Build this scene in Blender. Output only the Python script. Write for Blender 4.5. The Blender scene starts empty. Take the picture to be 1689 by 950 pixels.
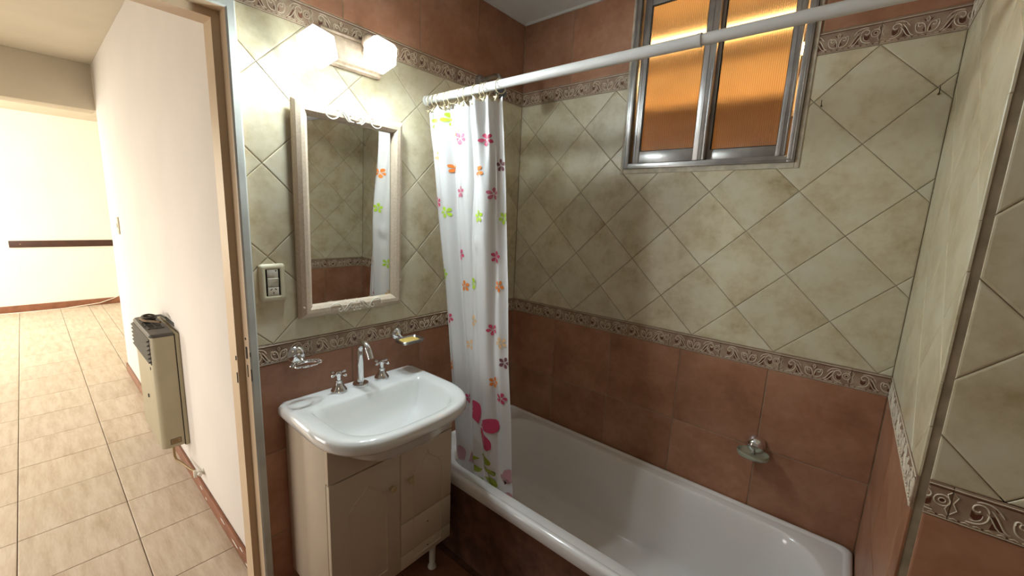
import bpy, bmesh, math, random
from mathutils import Vector, Matrix
random.seed(7)
PI = math.pi
sc = bpy.context.scene
COL = sc.collection

# ------------------------------------------------------------------ camera
cam_d = bpy.data.cameras.new('camera')
cam = bpy.data.objects.new('camera', cam_d); COL.objects.link(cam)
RT = [(0.7631, 0.6447, 0.0443), (0.1456, -0.1047, -0.9838), (-0.6297, 0.7573, -0.1737)]
RX, RY, RZ = 0.1520, 0.6954, 0.1025          # rotation vector of the solved camera
def rodrigues(rx, ry, rz):
    t = math.sqrt(rx*rx+ry*ry+rz*rz)
    return Matrix.Rotation(t, 3, Vector((rx, ry, rz))/t)
Rw = rodrigues(RX, RY, RZ) @ Matrix(((1,0,0),(0,0,-1),(0,1,0)))
right, down, fwd = Vector(Rw[0]), Vector(Rw[1]), Vector(Rw[2])
M = Matrix((right, -down, -fwd)).transposed().to_4x4()
M.translation = Vector((1.3923, -1.6920, 1.4399))
cam.matrix_world = M
cam_d.sensor_width = 36
cam_d.lens = 36*668.09/1689
cam_d.clip_start = 0.01
sc.camera = cam

# ------------------------------------------------------------------ world, lights, exposure
w = bpy.data.worlds.new('world'); sc.world = w; w.use_nodes = True
bg = w.node_tree.nodes['Background']
bg.inputs[0].default_value = (1.0, 0.86, 0.68, 1); bg.inputs[1].default_value = 0.13

def area(name, loc, target, sx, sy, power, col):
    d = bpy.data.lights.new(name, 'AREA'); d.shape = 'RECTANGLE'; d.size = sx; d.size_y = sy
    d.energy = power; d.color = col
    o = bpy.data.objects.new(name, d); COL.objects.link(o)
    o.location = loc
    o.rotation_euler = (Vector(target)-Vector(loc)).to_track_quat('-Z', 'Y').to_euler()
    return o
area('hall_daylight', (-0.95, -3.2, 0.80), (-0.95, -1.0, 0.35), 1.5, 1.0, 25, (1.0, 0.93, 0.87))
area('living_room_daylight', (-4.7, -4.4, 1.4), (-6.3, -0.8, 0.7), 2.4, 1.9, 200, (1.0, 0.96, 0.86))
area('bathroom_fill_light', (1.75, -2.1, 2.33), (1.35, -1.2, 0.0), 0.35, 0.35, 1.0, (1.0, 0.76, 0.52))  # added soft fill for the bathroom; no such lamp hangs there

sc.view_settings.view_transform = 'Standard'
sc.view_settings.look = 'None'
sc.view_settings.exposure = 0.30
sc.view_settings.gamma = 1.0
sc.view_settings.use_curve_mapping = False
sc.cycles.max_bounces = 8
sc.cycles.use_denoising = True

BULB = 400.0

# ------------------------------------------------------------------ materials
def new_mat(name):
    m = bpy.data.materials.new(name); m.use_nodes = True
    return m, m.node_tree, m.node_tree.nodes['Principled BSDF']
def simple(name, col, rough=0.5, metal=0.0, coat=0.0, noise=0.0, nscale=8.0, bump=0.0, emis=None, es=0, trans=0, spec=0.5):
    m, nt, b = new_mat(name)
    b.inputs['Base Color'].default_value = (*col, 1)
    b.inputs['Roughness'].default_value = rough
    b.inputs['Metallic'].default_value = metal
    b.inputs['Coat Weight'].default_value = coat
    b.inputs['Specular IOR Level'].default_value = spec
    b.inputs['Transmission Weight'].default_value = trans
    if emis:
        b.inputs['Emission Color'].default_value = (*emis, 1); b.inputs['Emission Strength'].default_value = es
    if noise or bump:
        tc = nt.nodes.new('ShaderNodeTexCoord'); n = nt.nodes.new('ShaderNodeTexNoise')
        n.inputs['Scale'].default_value = nscale; n.inputs['Detail'].default_value = 5
        nt.links.new(tc.outputs['Object'], n.inputs['Vector'])
        if noise:
            r = nt.nodes.new('ShaderNodeMapRange'); r.inputs['From Min'].default_value = .3; r.inputs['From Max'].default_value = .7
            r.inputs['To Min'].default_value = 1-noise; r.inputs['To Max'].default_value = 1+noise
            mx = nt.nodes.new('ShaderNodeVectorMath'); mx.operation = 'SCALE'; mx.inputs[0].default_value = col
            nt.links.new(n.outputs['Fac'], r.inputs['Value']); nt.links.new(r.outputs['Result'], mx.inputs['Scale'])
            nt.links.new(mx.outputs['Vector'], b.inputs['Base Color'])
        if bump:
            bp = nt.nodes.new('ShaderNodeBump'); bp.inputs['Strength'].default_value = bump; bp.inputs['Distance'].default_value = .002
            nt.links.new(n.outputs['Fac'], bp.inputs['Height']); nt.links.new(bp.outputs['Normal'], b.inputs['Normal'])
    return m

def tile_mat(name, stops, rough, nscale, fine, bump=.15, stretch=(1,1,1), vary=.06, rough_hi=None):
    """mottled ceramic: two noises over the object's own coordinates, shifted per object"""
    m, nt, b = new_mat(name)
    N = nt.nodes.new; L = nt.links.new
    tc = N('ShaderNodeTexCoord'); oi = N('ShaderNodeObjectInfo')
    mu = N('ShaderNodeVectorMath'); mu.operation = 'SCALE'; mu.inputs[0].default_value = (37.1, 91.7, 53.3)
    L(oi.outputs['Random'], mu.inputs['Scale'])
    ad = N('ShaderNodeVectorMath'); ad.operation = 'ADD'
    mp = N('ShaderNodeMapping'); mp.inputs['Scale'].default_value = stretch
    L(tc.outputs['Object'], mp.inputs['Vector'])
    L(mp.outputs['Vector'], ad.inputs[0]); L(mu.outputs['Vector'], ad.inputs[1])
    n1 = N('ShaderNodeTexNoise'); n1.inputs['Scale'].default_value = nscale; n1.inputs['Detail'].default_value = 7; n1.inputs['Roughness'].default_value = .62
    n1.inputs['Distortion'].default_value = .12
    n2 = N('ShaderNodeTexNoise'); n2.inputs['Scale'].default_value = fine; n2.inputs['Detail'].default_value = 4
    L(ad.outputs['Vector'], n1.inputs['Vector']); L(ad.outputs['Vector'], n2.inputs['Vector'])
    mi = N('ShaderNodeMath'); mi.operation = 'MULTIPLY_ADD'; mi.inputs[1].default_value = .25
    L(n2.outputs['Fac'], mi.inputs[0]); L(n1.outputs['Fac'], mi.inputs[2])
    cr = N('ShaderNodeValToRGB'); el = cr.color_ramp.elements
    while len(el) < len(stops): el.new(.5)
    for e, (p, c) in zip(el, stops): e.position = p; e.color = (*c, 1)
    L(mi.outputs['Value'], cr.inputs['Fac'])
    hs = N('ShaderNodeHueSaturation')
    r = N('ShaderNodeMapRange'); r.inputs['To Min'].default_value = 1-vary; r.inputs['To Max'].default_value = 1+vary
    L(oi.outputs['Random'], r.inputs['Value']); L(r.outputs['Result'], hs.inputs['Value'])
    L(cr.outputs['Color'], hs.inputs['Color']); L(hs.outputs['Color'], b.inputs['Base Color'])
    b.inputs['Roughness'].default_value = rough
    if rough_hi:
        rr = N('ShaderNodeMapRange'); rr.inputs['From Min'].default_value = .35; rr.inputs['From Max'].default_value = .65
        rr.inputs['To Min'].default_value = rough; rr.inputs['To Max'].default_value = rough_hi
        L(n1.outputs['Fac'], rr.inputs['Value']); L(rr.outputs['Result'], b.inputs['Roughness'])
    bp = N('ShaderNodeBump'); bp.inputs['Strength'].default_value = bump; bp.inputs['Distance'].default_value = .002
    L(n1.outputs['Fac'], bp.inputs['Height']); L(bp.outputs['Normal'], b.inputs['Normal'])
    return m

M_CREAM = tile_mat('cream_ceramic', [(.36,(.37,.285,.155)),(.50,(.51,.43,.275)),(.66,(.61,.54,.38)),(.85,(.65,.60,.455))], .30, 9, 45, .12, rough_hi=.42)
M_TERRA = tile_mat('terracotta_ceramic', [(.36,(.23,.098,.050)),(.58,(.33,.150,.080)),(.8,(.42,.215,.130))], .42, 5.5, 40, .12, vary=.09, rough_hi=.5)
M_TERRAF = tile_mat('terracotta_floor_ceramic', [(.36,(.15,.055,.026)),(.58,(.22,.09,.045)),(.8,(.28,.13,.07))], .45, 5.5, 40, .12, vary=.09)
M_HALLT = tile_mat('beige_hall_ceramic', [(.38,(.43,.34,.245)),(.55,(.53,.44,.34)),(.75,(.62,.54,.44))], .38, 5, 30, .05, stretch=(1,6,1), vary=.05)
M_LIST = tile_mat('border_tan_ceramic', [(.38,(.20,.12,.075)),(.6,(.30,.20,.135)),(.8,(.40,.30,.21))], .4, 14, 60, .1)
M_RELIEF = simple('border_cream_relief', (.66,.57,.44), .4, noise=.12, nscale=60)
M_BROWN = simple('border_brown_glaze', (.11,.036,.018), .35, noise=.15, nscale=40)
M_GROUT = simple('cream_grout', (.30,.24,.16), .9, noise=.3, nscale=22, bump=.3)
M_GROUTR = simple('brown_grout', (.13,.055,.03), .9, noise=.4, nscale=20, bump=.3)
M_GROUTF = simple('floor_grout', (.16,.12,.085), .9, noise=.2, nscale=20)
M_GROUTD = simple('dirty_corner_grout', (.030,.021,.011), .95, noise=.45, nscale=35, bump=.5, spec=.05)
M_PLASTER = simple('white_plaster', (.74,.69,.63), .85, noise=.03, nscale=3, bump=.12)
M_PLASTERW = simple('warm_white_plaster', (.80,.75,.64), .85, noise=.03, nscale=3, bump=.1)
M_CEIL = simple('ceiling_paint', (.66,.65,.62), .9, noise=.03, nscale=5, bump=.15)
M_CEILH = simple('hall_ceiling_paint', (.58,.52,.41), .9, noise=.04, nscale=4, bump=.15)
M_MORTAR = simple('cream_mortar', (.52,.46,.36), .85, noise=.25, nscale=30, bump=.6)
M_ALU = simple('brushed_aluminium', (.40,.38,.36), .34, metal=.85, noise=.18, nscale=14)
M_RUBBER = simple('black_gasket', (.012,.01,.01), .6)
M_ENAMEL = simple('white_enamel', (.80,.765,.735), .12, coat=.6, noise=.012, nscale=6)
M_CERAM = simple('white_sanitary_ceramic', (.80,.80,.78), .08, coat=.8)
M_CHROME = simple('chrome', (.78,.78,.79), .09, metal=1.0)
M_CHROMEB = simple('worn_chrome', (.42,.41,.39), .28, metal=1.0, noise=.2, nscale=40)
M_DARK = simple('black_hole', (.008,.007,.006), .7)
M_LACQ = simple('cream_lacquer', (.60,.50,.38), .33, noise=.03, nscale=4)
M_LACQE = simple('cream_lacquer_edge', (.60,.51,.38), .4)
M_KNOB = simple('yellowed_plastic_knob', (.50,.38,.20), .3)
M_FRAMEP = simple('speckled_beige_frame', (.56,.45,.33), .5, noise=.10, nscale=140, bump=.1)
M_RELW = simple('white_carved_relief', (.78,.72,.62), .5)
M_ROD = simple('white_painted_rod', (.70,.68,.65), .3)
M_RING = simple('ivory_plastic', (.62,.52,.33), .35)
M_JAMB = simple('tan_jamb_paint', (.60,.45,.29), .4, noise=.05, nscale=6)
M_JAMBG = simple('grey_white_jamb_paint', (.50,.50,.45), .42, noise=.12, nscale=9)
M_BASEB = simple('red_brown_baseboard', (.24,.095,.05), .42, noise=.22, nscale=12)
M_RAIL = simple('dark_stained_wood', (.050,.018,.010), .45, noise=.25, nscale=10)
M_CREAMP = simple('cream_switch_plastic', (.68,.62,.44), .3)
M_SWHITE = simple('off_white_plastic', (.62,.58,.48), .4)
M_HEAT = simple('beige_heater_enamel', (.36,.32,.215), .4, noise=.05, nscale=7)
M_HEATD = simple('dark_grey_heater_grille', (.055,.05,.045), .5, noise=.2, nscale=20)
M_RUST = simple('rusty_steel_edge', (.16,.10,.05), .7, noise=.5, nscale=30)
M_BRASS = simple('tarnished_brass', (.32,.22,.11), .4, metal=.7)
M_SOAP = simple('yellow_soap', (.72,.50,.14), .35)
M_LAMPW = simple('whitewashed_lamp_base', (.42,.31,.22), .55, noise=.25, nscale=50)
M_SHAFT = simple('shaft_render', (.62,.50,.36), .9, noise=.1, nscale=4)
M_STAIN = simple('peeling_white_paint', (.7,.68,.62), .6)

def glass_amber():
    m, nt, b = new_mat('ribbed_amber_glass')
    b.inputs['Base Color'].default_value = (1.0, .86, .66, 1)
    b.inputs['Transmission Weight'].default_value = 1.0
    b.inputs['Roughness'].default_value = .20
    b.inputs['IOR'].default_value = 1.42
    # dark and bright lines of light through the ribs, painted into the tint
    N = nt.nodes.new; L = nt.links.new
    uv = N('ShaderNodeUVMap'); sx = N('ShaderNodeSeparateXYZ'); fr = N('ShaderNodeMath'); fr.operation = 'FRACT'
    L(uv.outputs[0], sx.inputs[0]); L(sx.outputs['X'], fr.inputs[0])
    cr = N('ShaderNodeValToRGB'); e = cr.color_ramp.elements
    e[0].position = 0; e[0].color = (.58,.38,.20,1); e[1].position = 1; e[1].color = (.58,.38,.20,1)
    for p_, c_ in ((.22,(1.0,.84,.60)),(.78,(1.0,.84,.60))): k_ = e.new(p_); k_.color = (*c_,1)
    ns = N('ShaderNodeTexNoise'); ns.inputs['Scale'].default_value = 7; tc = N('ShaderNodeTexCoord'); L(tc.outputs['Object'], ns.inputs['Vector'])
    mr_ = N('ShaderNodeMapRange'); mr_.inputs['To Min'].default_value = .8; mr_.inputs['To Max'].default_value = 1.1; L(ns.outputs['Fac'], mr_.inputs['Value'])
    vm = N('ShaderNodeVectorMath'); vm.operation = 'SCALE'
    L(fr.outputs[0], cr.inputs['Fac']); L(cr.outputs['Color'], vm.inputs[0]); L(mr_.outputs['Result'], vm.inputs['Scale']); L(vm.outputs['Vector'], b.inputs['Base Color'])
    return m
M_AMBER = glass_amber()
def glass_clear():
    m, nt, b = new_mat('cloudy_glass')
    b.inputs['Base Color'].default_value = (.66, .70, .55, 1)
    b.inputs['Transmission Weight'].default_value = .75
    b.inputs['Roughness'].default_value = .22
    return m
M_GLASS = glass_clear()
def translucent(name, col, tcol, k, rough=.35):
    m, nt, b = new_mat(name)
    b.inputs['Base Color'].default_value = (*col, 1); b.inputs['Roughness'].default_value = rough
    t = nt.nodes.new('ShaderNodeBsdfTranslucent'); t.inputs['Color'].default_value = (*tcol, 1)
    x = nt.nodes.new('ShaderNodeMixShader'); x.inputs[0].default_value = k
    nt.links.new(b.outputs[0], x.inputs[1]); nt.links.new(t.outputs[0], x.inputs[2])
    nt.links.new(x.outputs[0], nt.nodes['Material Output'].inputs['Surface'])
    return m
M_CURT = translucent('white_vinyl_curtain', (.76,.75,.74), (.78,.75,.73), .26, .38)
M_SHADE = translucent('frosted_glass_shade', (.9,.9,.88), (.95,.95,.93), .8, .2)
FLOWER = {'g': simple('print_green', (.42,.62,.04), .4), 'b': simple('print_sand', (.72,.46,.24), .4),
          'p': simple('print_rose', (.55,.13,.20), .4), 'r': simple('print_raspberry', (.56,.06,.13), .4),
          'o': simple('print_orange', (.72,.20,.03), .4), 'd': simple('print_plum', (.16,.05,.06), .4),
          'f': simple('print_faded_rose', (.52,.27,.29), .4), 'l': simple('print_leaf', (.30,.36,.02), .4)}
m, nt, b = new_mat('mirror_silver'); b.inputs['Metallic'].default_value = 1; b.inputs['Roughness'].default_value = .015
b.inputs['Base Color'].default_value = (.63,.62,.58,1); M_MIRROR = m
M_BULB = simple('lit_bulb', (.9,.9,.9), .5, emis=(.82,.95,1.0), es=BULB)
M_TUBE = simple('lit_shaft_tube', (.9,.8,.6), .5, emis=(1.0,.66,.30), es=48)

# ------------------------------------------------------------------ mesh helpers
def link(name, me, parent=None, mat=None, smooth=None):
    o = bpy.data.objects.new(name, me); COL.objects.link(o)
    if parent is not None: o.parent = parent
    return o
def empty(name, loc=(0,0,0), rz=0.0):
    o = bpy.data.objects.new(name, None); COL.objects.link(o); o.empty_display_size = .05
    o.location = loc; o.rotation_euler = (0,0,rz); return o
def tag(o, label=None, cat=None, group=None, kind=None):
    if label: o['label'] = label
    if cat: o['category'] = cat
    if group: o['group'] = group
    if kind: o['kind'] = kind
    return o
class MB:
    def __init__(s): s.v = []; s.f = []; s.mi = []; s.sm = []; s.mats = []
    def m(s, mat):
        if mat not in s.mats: s.mats.append(mat)
        return s.mats.index(mat)
    def add(s, vs, fs, mat, smooth=False):
        b = len(s.v); s.v += [tuple(p) for p in vs]; i = s.m(mat)
        for f in fs: s.f.append(tuple(b+k for k in f)); s.mi.append(i); s.sm.append(smooth)
        return s
    def box(s, lo, hi, mat, bev=0.0):
        x0,y0,z0 = lo; x1,y1,z1 = hi
        if bev <= 0:
            vs = [(x,y,z) for x in (x0,x1) for y in (y0,y1) for z in (z0,z1)]
            return s.add(vs, [(0,1,3,2),(4,6,7,5),(0,4,5,1),(2,3,7,6),(0,2,6,4),(1,5,7,3)], mat)
        bm = bmesh.new(); bmesh.ops.create_cube(bm, size=1)
        for v in bm.verts: v.co = Vector(((x0+x1)/2+v.co.x*(x1-x0), (y0+y1)/2+v.co.y*(y1-y0), (z0+z1)/2+v.co.z*(z1-z0)))
        bmesh.ops.bevel(bm, geom=bm.edges[:], offset=bev, segments=2, affect='EDGES', profile=.5)
        bm.verts.index_update()
        s.add([v.co[:] for v in bm.verts], [[v.index for v in f.verts] for f in bm.faces], mat, True); bm.free(); return s
    def rings(s, rs, mat, cap0=True, cap1=True, smooth=True, closed=True):
        n = len(rs[0]); vs = [p for r in rs for p in r]; fs = []
        for i in range(len(rs)-1):
            for k in range(n if closed else n-1):
                a = i*n+k; b2 = i*n+(k+1) % n
                fs.append((a, b2, b2+n, a+n))
        if cap0: fs.append(tuple(range(n-1,-1,-1)))
        if cap1: fs.append(tuple((len(rs)-1)*n+k for k in range(n)))
        return s.add(vs, fs, mat, smooth)
    def tube(s, pts, r, mat, n=10, closed=False, cap=True):
        pts = [Vector(p) for p in pts]; rs = []; N = len(pts); up = None
        rr = r if isinstance(r, (list, tuple)) else [r]*N
        for i, p in enumerate(pts):
            if closed: t = pts[(i+1) % N]-pts[i-1]
            else: t = pts[min(i+1,N-1)]-pts[max(i-1,0)]
            t.normalize()
            if up is None: up = t.orthogonal().normalized()
            up = (up-t*up.dot(t)).normalized(); q = t.cross(up)
            rs.append([p+(up*math.cos(2*PI*k/n)+q*math.sin(2*PI*k/n))*rr[i] for k in range(n)])
        if closed: rs.append(rs[0]); 
        return s.rings(rs, mat, cap and not closed, cap and not closed)
    def lathe(s, prof, mat, M4=None, n=20, cap=True, smooth=True):
        M4 = M4 or Matrix()
        rs = [[M4 @ Vector((r*math.cos(2*PI*k/n), r*math.sin(2*PI*k/n), z)) for k in range(n)] for r, z in prof]
        return s.rings(rs, mat, cap, cap, smooth)
    def sphere(s, c, r, mat, n=12, sz=None):
        sz = sz or (1,1,1)
        rs = [[(c[0]+r*sz[0]*math.sin(a)*math.cos(2*PI*k/n), c[1]+r*sz[1]*math.sin(a)*math.sin(2*PI*k/n), c[2]+r*sz[2]*math.cos(a)) for k in range(n)]
              for a in [PI-PI*(i+.001*(i==0)-.001*(i==n//2))/(n//2) for i in range(n//2+1)]]
        return s.rings(rs, mat)
    def prism(s, poly, x0, x1, axis, mat):
        """poly: 2D points extruded along an axis"""
        def P(a, b2, t): return {0:(t,a,b2), 1:(a,t,b2), 2:(a,b2,t)}[axis]
        n = len(poly)
        return s.rings([[P(a,b2,x0) for a,b2 in poly], [P(a,b2,x1) for a,b2 in poly]], mat, smooth=False)
    def ribbon(s, pts, wd, h, M4, mat, z0=0.0, closed=False):
        """raised line with a ridge, in the local plane of M4"""
        P = [Vector((p[0],p[1],0)) for p in pts]; N = len(P); vs = []
        for i, p in enumerate(P):
            t = (P[(i+1) % N]-P[i-1]) if closed else (P[min(i+1,N-1)]-P[max(i-1,0)])
            if t.length < 1e-9: t = Vector((1,0,0))
            t.normalize(); q = Vector((-t.y,t.x,0)); ww = wd
            if not closed and i in (0,N-1): ww = wd*.4
            vs += [p+q*ww/2+Vector((0,0,z0)), p+q*ww*.2+Vector((0,0,z0+h)), p-q*ww*.2+Vector((0,0,z0+h)), p-q*ww/2+Vector((0,0,z0))]
        fs = []
        for i in range(N if closed else N-1):
            a = i*4; b2 = ((i+1) % N)*4
            for k in range(3): fs.append((a+k, a+k+1, b2+k+1, b2+k))
        return s.add([M4 @ v for v in vs], fs, mat, True)
    def mesh(s, name):
        me = bpy.data.meshes.new(name); me.from_pydata(s.v, [], s.f)
        for mt in s.mats: me.materials.append(mt)
        me.polygons.foreach_set('material_index', s.mi); me.polygons.foreach_set('use_smooth', s.sm)
        me.update()
        bm = bmesh.new(); bm.from_mesh(me); bmesh.ops.recalc_face_normals(bm, faces=bm.faces); bm.to_mesh(me); bm.free()
        return me
    def build(s, name, parent=None, auto=40):
        me = s.mesh(name)
        if auto and any(s.sm):
            me.set_sharp_from_angle(angle=math.radians(auto))
        return link(name, me, parent)
I4 = Matrix()
def frame(o, u, v, n):
    M4 = Matrix((Vector(u), Vector(v), Vector(n))).transposed().to_4x4(); M4.translation = Vector(o); return M4

# ------------------------------------------------------------------ tile pieces
def clip(poly, a, b, c, t):
    """keep a*x+b*y<=c; poly = [(x,y,tag of the edge that starts here)]"""
    out = []; n = len(poly)
    for i in range(n):
        x,y,g = poly[i]; X,Y,_ = poly[(i+1) % n]
        d0 = a*x+b*y-c; d1 = a*X+b*Y-c
        if d0 <= 1e-9:
            if d1 <= 1e-9: out.append((x,y,g))
            else:
                k = d0/(d0-d1); out.append((x,y,g)); out.append((x+(X-x)*k, y+(Y-y)*k, t))
        elif d1 < -1e-9:
            k = d0/(d0-d1); out.append((x+(X-x)*k, y+(Y-y)*k, g))
    # drop doubles
    res = []
    for p in out:
        if res and math.hypot(p[0]-res[-1][0], p[1]-res[-1][1]) < 2e-3: res[-1] = p; continue
        res.append(p)
    if len(res) > 1 and math.hypot(res[0][0]-res[-1][0], res[0][1]-res[-1][1]) < 2e-3: res.pop()
    return res if len(res) >= 3 else []
def area2(p): return abs(sum(p[i][0]*p[(i+1) % len(p)][1]-p[(i+1) % len(p)][0]*p[i][1] for i in range(len(p))))/2
def inset(poly, d):
    n = len(poly); lines = []
    for i in range(n):
        x,y,g = poly[i]; X,Y,_ = poly[(i+1) % n]; L = math.hypot(X-x,Y-y); nx,ny = -(Y-y)/L,(X-x)/L
        q = 0 if g == 'int' else d
        lines.append((nx, ny, nx*x+ny*y+q, g))
    out = []
    for i in range(n):
        a1,b1,c1,_ = lines[i-1]; a2,b2,c2,g = lines[i]; D = a1*b2-a2*b1
        if abs(D) < 1e-6: out.append((poly[i][0]+a2*d, poly[i][1]+b2*d, g))
        else: out.append(((c1*b2-c2*b1)/D, (a1*c2-a2*c1)/D, g))
    return out
def rect_poly(x0,y0,x1,y1): return [(x0,y0,'e'),(x1,y0,'e'),(x1,y1,'e'),(x0,y1,'e')]
def tile_mesh(polys, mat, gap, th=.005, edge=.0035):
    mb = MB()
    for p in polys:
        if area2(p) < 6e-5: continue
        rs = [[(x,y,z) for x,y,_ in inset(p, d)] for d, z in ((gap, -th), (gap, -edge*.45), (gap+edge*.25, -edge*.15), (gap+edge, 0.0))]
        n = len(p); vs = [q for r in rs for q in r]; fs = []
        for i in range(3):
            for k in range(n):
                if p[k][2] == 'int': continue
                fs.append((i*n+k, i*n+(k+1) % n, (i+1)*n+(k+1) % n, (i+1)*n+k))
        fs.append(tuple(3*n+k for k in range(n)))
        mb.add(vs, fs, mat, False)
    if not mb.f: return None
    me = bpy.data.meshes.new('tile'); me.from_pydata(mb.v, [], mb.f); me.materials.append(mat); me.update()
    return me
CACHE = {}
def place_tile(name, polys, cx, cy, mat, gap, F, parent, key=None, jit=.0004, **kw):
    loc = [[(x-cx, y-cy, g) for x,y,g in p] for p in polys]
    k = (name, mat.name, gap, tuple(tuple((round(x,4), round(y,4), g) for x,y,g in p) for p in loc))
    if k not in CACHE: CACHE[k] = tile_mesh(loc, mat, gap, **kw)
    me = CACHE[k]
    if me is None: return None
    o = link(name, me, parent)
    o.matrix_world = F @ Matrix.Translation((cx, cy, random.uniform(-jit, jit)))
    return o
def minus_hole(poly, hole):
    """poly minus a rectangle, as convex pieces whose shared edges are marked"""
    if hole is None: return [poly]
    x0,y0,x1,y1 = hole
    xs = [p[0] for p in poly]; ys = [p[1] for p in poly]
    if max(xs) <= x0 or min(xs) >= x1 or max(ys) <= y0 or min(ys) >= y1: return [poly]
    out = []
    L = clip(poly, 1,0,x0,'int'); R = clip(poly, -1,0,-x1,'int')
    Mid = clip(clip(poly, -1,0,-x0,'int'), 1,0,x1,'int')
    B = clip(Mid, 0,1,y0,'e') if Mid else []; T = clip(Mid, 0,-1,-y1,'e') if Mid else []
    def fix(P, side):  # the part of a cut that borders the hole is a real edge
        return P
    for P in (L, R, B, T):
        if P and area2(P) > 6e-5: out.append(P)
    # edges fully beside the hole become real edges
    if not B and not T:
        out = [[(x,y,'e') for x,y,g in P] for P in out]
    return out
TD = .2*math.sqrt(2)
def diag_area(F, parent, u0, u1, v0, v1, X0, V0, hole=None):
    h = TD/2
    i0 = int((u0-X0)/h)-2; i1 = int((u1-X0)/h)+3; j1 = int((v1-V0)/h)+3
    for i in range(i0, i1):
        for j in range(-1, j1):
            if (i+j) % 2 == 0: continue
            cx = X0+i*h; cy = V0+j*h
            p = [(cx-h,cy,'e'),(cx,cy-h,'e'),(cx+h,cy,'e'),(cx,cy+h,'e')]
            for a,b2,c in ((-1,0,-u0),(1,0,u1),(0,-1,-v0),(0,1,v1)):
                if p: p = clip(p, a,b2,c,'e')
            if not p: continue
            ps = [q for q in minus_hole(p, hole) if area2(q) > 6e-5]
            if ps: place_tile('wall_tile', ps, cx, cy, M_CREAM, .0009, F, parent)
def rect_area(F, parent, us, vs, mat, name='terracotta_tile', hole=None, gap=.0013, jit=.0004):
    for a, b2 in zip(us[:-1], us[1:]):
        for c, d in zip(vs[:-1], vs[1:]):
            ps = minus_hole(rect_poly(a,c,b2,d), hole)
            ps = [q for q in ps if area2(q) > 6e-5]
            if ps: place_tile(name, ps, (a+b2)/2, (c+d)/2, mat, gap, F, parent, jit=jit)
def cuts(a, b2, x0, step):
    k = math.ceil((a-x0)/step+1e-6); out = [a]
    while x0+k*step < b2-1e-4:
        if x0+k*step-out[-1] > .014: out.append(x0+k*step)
        k += 1
    if b2-out[-1] < .014: out.pop()
    return out+[b2]

# scroll ornament of the border tile
def spiral(cx, cy, r0, r1, a0, a1, n=12):
    return [(cx+(r0+(r1-r0)*t/n)*math.cos(a0+(a1-a0)*t/n), cy+(r0+(r1-r0)*t/n)*math.sin(a0+(a1-a0)*t/n)) for t in range(n+1)]
def bez(p0,p1,p2,p3,n=10):
    return [tuple((1-t)**3*p0[k]+3*t*(1-t)**2*p1[k]+3*t*t*(1-t)*p2[k]+t**3*p3[k] for k in (0,1)) for t in [i/n for i in range(n+1)]]
BW, BH = .197, .0665
def relief_mb():
    mb = MB(); h = .0016; wl = .0028
    R = lambda pts, wd=wl, z0=0.0, closed=False: mb.ribbon(pts, wd, h, I4, M_RELIEF, z0, closed)
    def blob(pts, mat=M_BROWN, z=.0005):
        c = (sum(p[0] for p in pts)/len(pts), sum(p[1] for p in pts)/len(pts))
        n = len(pts); mb.add([(c[0],c[1],z)]+[(x,y,z) for x,y in pts], [(0,k+1,(k+1) % n+1) for k in range(n)], mat)
    H = BW/2
    # top rail and lower beading
    R([(-H,.0285),(H,.0285)], .0042)
    blob([(-H,.0238),(H,.0238),(H,.0258),(-H,.0258)])
    R([(-H,-.0312),(H,-.0312)], .0022)
    nb = 14
    for k in range(nb):
        a = -H+BW*(k+.15)/nb; b2 = a+BW/nb*.7; m = (a+b2)/2
        R([(a,-.0275),(m,-.0255),(b2,-.0275)], .0016)
        if k % 2 == 0: blob([(b2,-.0285),(b2+.003,-.0285),(b2+.003,-.026),(b2,-.026)])
    for s in (-1, 1):
        X = lambda pts: [(s*x, y) for x, y in pts]
        # fleur scrolls at the middle
        R(X(bez((.002,-.021),(.003,-.006),(.004,.004),(.013,.006))+spiral(.014,.000,.006,.0025,PI/2,-PI*.9,9)))
        R(X(bez((.003,-.020),(.016,-.024),(.026,-.014),(.024,.004))+spiral(.0195,.004,.0045,.0015,0,PI*1.2,8)))
        R(X([(.0,.020),(.004,.013),(.0,.006)]))
        blob(X([(.002,.012),(.010,.015),(.006,.008)]))
        blob(X([(.004,-.020),(.009,-.014),(.006,-.006),(.003,-.010)]))
        # leaf and big curl
        R(X(bez((.026,-.022),(.036,-.023),(.040,.002),(.052,.012))))
        R(X(bez((.032,-.023),(.045,-.022),(.046,-.004),(.056,.004))))
        blob(X([(.034,-.020),(.050,-.023),(.048,-.010),(.054,.000),(.046,.002),(.040,-.008)]))
        R(X(bez((.036,.004),(.046,.022),(.058,.024),(.070,.019))))
        R(X(spiral(.0655,.006,.0125,.0025,PI*1.05,-PI*.85,16)))
        R(X(bez((.053,.003),(.050,-.014),(.062,-.024),(.078,-.022))))
        R(X(bez((.060,-.002),(.058,-.012),(.066,-.018),(.074,-.016))), .0016)
        blob(X([(.060,.000),(.068,-.004),(.074,.002),(.074,-.010),(.068,-.016),(.060,-.011)]))
        blob(X([(.040,.012),(.050,.019),(.046,.011)]))
    # medallion astride the right joint, shifted to the left as on the real piece
    R(spiral(.087,.002,.0105,.0105,0,2*PI,14)[:-1], .0022, closed=True)
    R(spiral(.087,.002,.0045,.0045,0,2*PI,10)[:-1], .0018, closed=True)
    blob(spiral(.087,.002,.0032,.0032,0,2*PI,8)[:-1])
    R([(H-.001,.022),(H-.006,.016),(H+.001-.002,.003),(H-.006,-.012),(H-.001,-.022)], .002)
    R([(-H+.001,.022),(-H+.008,.015),(-H+.003,.002),(-H+.009,-.010),(-H+.001,-.020)], .002)
    return mb
REL = relief_mb().mesh('scroll_relief')
RELC = {}
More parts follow.
